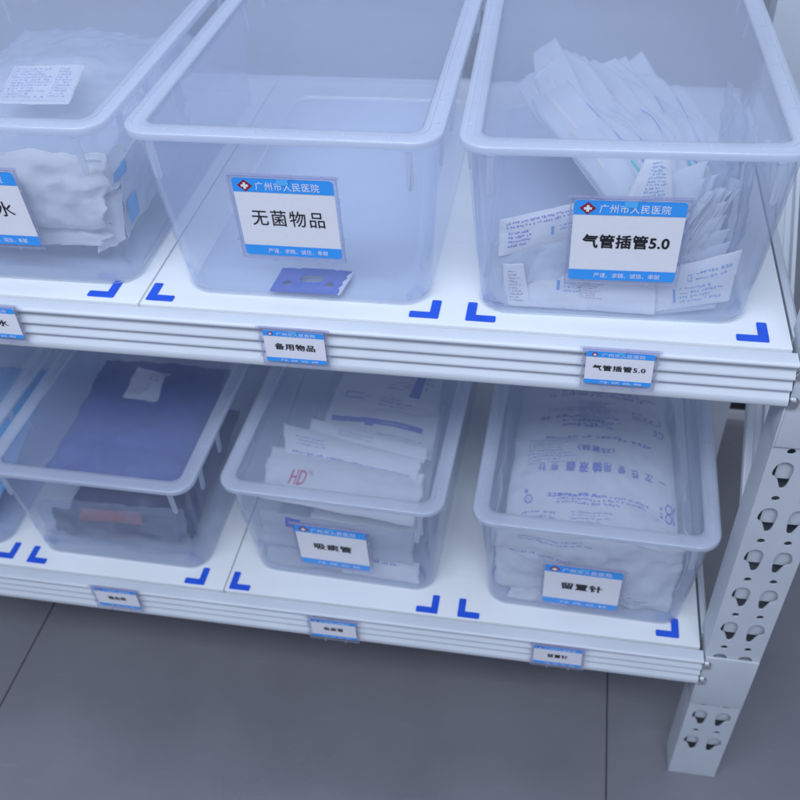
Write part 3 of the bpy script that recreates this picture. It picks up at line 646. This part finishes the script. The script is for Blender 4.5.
# --- lower middle bin: suction catheter packs
L = -H
def L3(*q): return [(x, y, z+L) for x, y, z in q]
EP = [('big white pouch with red letters lying across the front of the 吸痰管 bin', L3((.046, .070, .108), (.246, .056, .100), (.250, .128, .118), (.040, .150, .122)), .012, .0022,
       lambda mm, t: (put_text(mm, lambda x, y: t(x+.10*(y-.30), y), 'HD', .165, .265, .30, .56, 3, .015), put_text(mm, t, '®', .295, .325, .48, .58, 3), put_lines(mm, t, .50, .74, .10, .16, 1, 1, .6, 1, (.006, .014), .003)), 'paper'),
      ('narrow white pouch with dashed blue edge behind the red-lettered pouch', L3((.062, .140, .122), (.240, .118, .116), (.244, .142, .128), (.050, .180, .134)), .004, .0012,
       lambda mm, t: (put_lines(mm, t, .06, .95, .04, .16, 1, 0, .8, 2, (.012, .03), .008), put_lines(mm, t, .10, .32, .36, .76, 3, 1, .5, 3, (.006, .016), .004)), 'paper'),
      ('second narrow white pouch, leaning on the dashed one', L3((.088, .168, .126), (.246, .140, .124), (.250, .158, .134), (.086, .190, .138)), .003, .0012,
       lambda mm, t: (put_rect(mm, t, .55, .97, .02, .14, 0, 10), put_lines(mm, t, .25, .55, .45, .85, 3, 1, .4, 4, (.006, .016), .004)), 'paper'),
      ('white pack with a broad blue stripe, nearer of the two behind the narrow pouches', L3((.096, .182, .106), (.252, .160, .110), (.254, .226, .128), (.100, .246, .122)), .010, .002,
       lambda mm, t: (put_rect(mm, t, .06, .88, .50, .62, 0, 20), put_rect(mm, t, .38, .46, .44, .50, 0), put_lines(mm, t, .52, .80, .54, .575, 1, 4, .8, 5, (.01, .02), .004), put_lines(mm, t, .5, .9, .16, .36, 3, 1, .35, 6, (.008, .02), .004)), 'paper'),
      ('white pack with a syringe outline and blue stripe at the back of the 吸痰管 bin', L3((.100, .236, .122), (.252, .216, .124), (.250, .300, .138), (.112, .314, .136)), .010, .002,
       lambda mm, t: (put_rect(mm, t, .06, .84, .80, .88, 0, 20), put_rect(mm, t, .34, .40, .75, .80, 0), put_rect(mm, t, .12, .30, .18, .20, 1), put_rect(mm, t, .12, .30, .28, .30, 1), put_rect(mm, t, .12, .13, .18, .30, 1), put_rect(mm, t, .06, .12, .235, .245, 1), put_rect(mm, t, .30, .37, .235, .245, 1),
                      put_lines(mm, t, .45, .75, .12, .30, 3, 1, .35, 7, (.008, .02), .004), put_lines(mm, t, .5, .9, .45, .65, 3, 1, .3, 8, (.008, .02), .004)), 'paper'),
      ('white pack standing askew with a short blue bar at the right rear of the 吸痰管 bin', L3((.204, .232, .140), (.250, .222, .138), (.252, .320, .146), (.222, .322, .148)), .005, .002,
       lambda mm, t: (put_rect(mm, t, .10, .42, .12, .74, 0, 1, 8), put_lines(mm, t, .5, .85, .3, .6, 3, 1, .3, 9, (.05, .1), .02)), 'paper'),
      ('white pack with an oval blue band behind the front wall of the 吸痰管 bin', L3((.050, .0430, .052), (.244, .0390, .046), (.248, .0480, .098), (.046, .0530, .104)), .006, .0025,
       lambda mm, t: (put_rect(mm, t, .18, .28, .66, .92, 0, 4, 2), put_rect(mm, t, .28, .72, .74, .86, 0, 12, 1), put_lines(mm, t, .3, .5, .4, .52, 2, 1, .4, 3, (.006, .014), .004)), 'paper2'),
      ('white pack lying low at the right front of the 吸痰管 bin', L3((.150, .0420, .008), (.252, .0370, .008), (.252, .0460, .040), (.150, .0520, .044)), .007, .002,
       lambda mm, t: (put_lines(mm, t, .1, .8, .80, .90, 1, 0, .7, 3, (.01, .03), .006)), 'paper'),
      ('crumpled white packs heaped low in the middle of the 吸痰管 bin', L3((.046, .0470, .006), (.180, .0430, .006), (.180, .0600, .052), (.050, .0640, .056)), .008, .004, None, 'paper2'),
      ('pack filling the bottom of the 吸痰管 bin under the striped ones', L3((.098, .080, .050), (.248, .070, .050), (.252, .300, .080), (.110, .310, .080)), .028, .004, None, 'paper')]
for i, (lab, q, T, wr, pf, mt) in enumerate(EP):
    o, top = pouch('catheter_pack', quad(*q), T, M[mt], wr, 44, 26, .05, 120+i)
    tag(o, lab, 'medical pack', 'packs in the lower middle bin')
    if pf: printing(o, lambda mm: pf(mm, top), [M['print_blue'], M['print_faint'], M['print_cyan'], M['print_red'], M['card']])

# --- lower right bin: infusion sets in one large printed bag (seen upside down)
def bagfn(u, v):
    x = .356+.204*u; y = .046+.330*v
    z = .112+.020*math.sin(math.pi*min(1, v*1.25+.12))+.006*math.sin(math.pi*u)-.012*(abs(u-.5)*2)**3
    return V((x-.010*v*(u-.5), y, z+L))
o, top = pouch('infusion_bag', bagfn, .011, M['paper'], .0026, 70, 70, .02, 140, flat=.4)
tag(o, 'large white bag with blue print reading 一次性使用输液器 upside down in the 留置针 bin', 'infusion bag')
def fprint(mm):
    # the bag lies turned round: its reading direction runs right to left
    T = lambda s, x0, x1, y0, y1, m=0, b=.01, sp=1.1: put_text(mm, top, s, x0, x1, y0, y1, m, b, sp, True)
    x = .93
    for ch, w in zip('一次性使用', (.045,)*5): T(ch, x-w, x, .260 if ch != '一' else .277, .300 if ch != '一' else .281, 0, .018); x -= .082
    x = .545
    for ch in '输液器': T(ch, x-.055, x, .258, .300, 0, .035); x -= .078
    x = .29
    for ch in '带针': T(ch, x-.045, x, .262, .298, 0, .012); x -= .075
    T('(25套装)', .40, .62, .355, .390, 0, .02)
    T('CE', .86, .93, .515, .556, 0, .0)
    put_rect(mm, top, .10, .40, .425, .428, 0, 10); put_rect(mm, top, .30, .66, .565, .568, 0, 10); put_rect(mm, top, .30, .303, .50, .565, 0)
    put_lines(mm, top, .10, .40, .30, .42, 8, 1, .4, 1, (.006, .016), .003)
    put_lines(mm, top, .20, .88, .434, .456, 1, 0, .75, 2, (.008, .018), .005)
    put_lines(mm, top, .30, .64, .50, .56, 2, 0, .5, 12, (.010, .024), .005)
    put_lines(mm, top, .40, .64, .50, .72, 14, 0, .55, 3, (.003, .007), .003)
    put_lines(mm, top, .16, .42, .56, .60, 1, 0, .5, 4, (.01, .02), .004)
    put_lines(mm, top, .20, .66, .62, .66, 2, 0, .5, 5, (.008, .02), .004)
    for a, b, c, d in ((.74, .92, .605, .61), (.74, .92, .655, .66), (.74, .745, .605, .66), (.915, .92, .605, .66)): put_rect(mm, top, a, b, c, d, 0)
    put_lines(mm, top, .76, .90, .62, .64, 1, 0, .8, 6, (.008, .02), .004)
    put_lines(mm, top, .28, .90, .74, .80, 3, 0, .6, 7, (.006, .02), .004)
    put_rect(mm, top, .20, .245, .73, .80, 0)
    # lower block
    put_lines(mm, top, .24, .52, .150, .172, 1, 0, .7, 8, (.008, .02), .003)
    put_lines(mm, top, .30, .82, .122, .166, 3, 0, .6, 9, (.006, .014), .003)
    put_lines(mm, top, .38, .62, .03, .10, 6, 1, .5, 10, (.004, .01), .002)
    put_lines(mm, top, .10, .30, .04, .10, 3, 1, .4, 11, (.006, .014), .004)
    # rounded maker's mark: two linked loops and a bar
    def ring(cx, cy, rx, ry, t=.3, a0=0, a1=360, m=0, n=20):
        v = []
        for i in range(n+1):
            a = math.radians(a0+(a1-a0)*i/n); v += [top(cx+rx*math.cos(a), cy+ry*math.sin(a)), top(cx+rx*(1-t)*math.cos(a), cy+ry*(1-t)*math.sin(a))]
        mm.add(v, [(2*i, 2*i+1, 2*i+3, 2*i+2) for i in range(n)], m)
    for dy in (-.018, .018): ring(.935, .150+dy, .022, .020, .28)
    ring(.975, .150, .016, .036, .3, 90, 270)
    put_lines(mm, top, .885, .905, .125, .175, 3, 0, .7, 13, (.02, .02), .003)
    ring(.865, .112, .010, .007, .2)
    ring(.135, .140, .024, .018, .22); put_lines(mm, top, .12, .15, .130, .150, 3, 0, .6, 14, (.01, .012), .004); put_lines(mm, top, .11, .16, .165, .185, 1, 0, .8, 15, (.012, .02), .006)
printing(o, fprint, [M['print_blue'], M['print_faint']])
FP = [('crumpled white bag flank printed in pale blue behind the front wall of the 留置针 bin', L3((.350, .036, .030), (.562, .034, .012), (.568, .048, .122), (.346, .046, .128)), .009, .0045,
       lambda mm, t: (put_lines(mm, t, .12, .52, .86, .93, 2, 1, .4, 1, (.006, .012), .003), put_lines(mm, t, .08, .42, .66, .72, 1, 1, .5, 2, (.008, .014), .003), put_lines(mm, t, .60, .88, .06, .24, 4, 2, .3, 3, (.01, .02), .004))),
      ('white inner bag swelling against the left wall of the 留置针 bin', L3((.346, .060, .020), (.348, .300, .020), (.346, .290, .110), (.344, .060, .105)), .003, .003, None),
      ('folded white bag corner at the bottom left of the 留置针 bin', L3((.365, .033, .006), (.440, .032, .006), (.430, .039, .036), (.374, .040, .046)), .004, .003, None),
      ('white bag folded along the right wall of the 留置针 bin', L3((.556, .300, .020), (.566, .048, .016), (.574, .048, .098), (.566, .300, .110)), .004, .004, None)]
for i, (lab, q, T, wr, pf) in enumerate(FP):
    o, top = pouch('infusion_bag', quad(*q), T, M['paper'], wr, 60, 34, .03, 150+i)
    tag(o, lab, 'infusion bag', 'white bags in the lower right bin')
    if pf: printing(o, lambda mm: pf(mm, top), [M['print_blue'], M['print_faint'], M['print_grey']])

# --- lower left bin: blue pack over a crinkled clear bag
o, top = pouch('wrapped_pack', quad(*L3((-.250, .064, .112), (-.060, .060, .112), (-.060, .290, .120), (-.256, .296, .120))), .022, M['cloth_blue'], .005, 50, 50, .02, 170, flat=.25)
tag(o, 'dark blue cloth-wrapped pack on top in the lower left bin', 'wrapped pack')
printing(o, lambda mm: (put_rect(mm, top, .34, .60, .60, .86, 0, 8, 8)), [M['card']])
o, top = pouch('clear_bag', quad(*L3((-.256, .034, .018), (-.050, .034, .020), (-.048, .042, .100), (-.258, .042, .096))), .003, M['thin_film'], .005, 70, 34, .03, 171)
tag(o, 'crinkled clear bag pressed against the front wall of the lower left bin', 'plastic bag')
o, top = pouch('dark_pack', quad(*L3((-.246, .0400, .030), (-.066, .0400, .034), (-.068, .0480, .074), (-.244, .0480, .068))), .004, M['navy'], .005, 40, 20, .04, 172)
tag(o, 'thin navy pack behind the clear bag at the front of the lower left bin', 'medical pack')
o, top = pouch('red_pack', quad(*L3((-.200, .0375, .064), (-.110, .0375, .068), (-.114, .045, .084), (-.196, .045, .080))), .003, M['redbits'], .003, 30, 18, .04, 173)
tag(o, 'pale red pack inside the clear bag in the lower left bin', 'medical pack')
o, top = pouch('dark_pack', quad(*L3((-.250, .070, .020), (-.060, .060, .020), (-.060, .290, .040), (-.250, .290, .040))), .028, M['navy'], .005, 40, 40, .03, 174)
tag(o, 'large dark navy pack underneath the blue pack in the lower left bin', 'medical pack')
o, top = pouch('light_blue_pack', quad(*L3((-.545, .050, .030), (-.345, .046, .030), (-.340, .280, .100), (-.545, .280, .100))), .025, M['light_blue'], .004, 40, 40, .03, 175)
tag(o, 'light blue pack in the bin at the far left of the lower shelf', 'medical pack')

# ------------------------------------------------------------------ light
def area(name, loc, target, sx, sy, power, col, spread=180):
    l = bpy.data.lights.new(name, 'AREA'); l.shape = 'RECTANGLE'; l.size = sx; l.size_y = sy; l.energy = power; l.color = col
    o = bpy.data.objects.new(name, l); C.objects.link(o); o.location = loc
    o.rotation_euler = (V(target)-V(loc)).to_track_quat('-Z', 'Y').to_euler(); return o
COL = (.77, .85, 1.0)
area('ceiling_lamp', (.1, -1.2, 1.65), (.2, .1, -.15), 2.4, .5, 42, COL)
area('ceiling_lamp', (.2, .15, 2.1), (.2, .15, 0), 2.4, .35, 13, COL)
w = bpy.data.worlds.new('World'); S.world = w; w.use_nodes = True
bg = w.node_tree.nodes['Background']; bg.inputs['Color'].default_value = (.64, .735, 1.0, 1); bg.inputs['Strength'].default_value = .54

# ------------------------------------------------------------------ camera
def cam_axes(p, y, r):
    f = V((math.sin(y)*math.cos(p), math.cos(y)*math.cos(p), -math.sin(p)))
    r0 = V((math.cos(y), -math.sin(y), 0)); d0 = f.cross(r0)
    return math.cos(r)*r0+math.sin(r)*d0, -math.sin(r)*r0+math.cos(r)*d0, f
rx, dn, fw = cam_axes(.7446, -.2168, .0647)
cd = bpy.data.cameras.new('camera'); cam = bpy.data.objects.new('camera', cd); C.objects.link(cam)
Mx = Matrix((rx, -dn, -fw)).transposed().to_4x4(); Mx.translation = V((.3964, -.6599, .5234)); cam.matrix_world = Mx
cd.sensor_width = 36; cd.sensor_fit = 'HORIZONTAL'; cd.lens = 924.77/800*36; cd.clip_start = .01; cd.clip_end = 50
cd.dof.use_dof = True; cd.dof.focus_distance = .80; cd.dof.aperture_fstop = 9.0
S.camera = cam
S.view_settings.view_transform = 'Standard'; S.view_settings.look = 'None'; S.view_settings.exposure = 0; S.view_settings.gamma = 1
S.render.engine = 'CYCLES'
cy = S.cycles; cy.max_bounces = 10; cy.transparent_max_bounces = 40; cy.diffuse_bounces = 5; cy.glossy_bounces = 2; cy.use_adaptive_sampling = True; cy.adaptive_threshold = .03; cy.transmission_bounces = 8
cy.use_denoising = True; cy.caustics_reflective = False; cy.caustics_refractive = False; cy.sample_clamp_indirect = 6
S.render.resolution_x = S.render.resolution_y = 1024
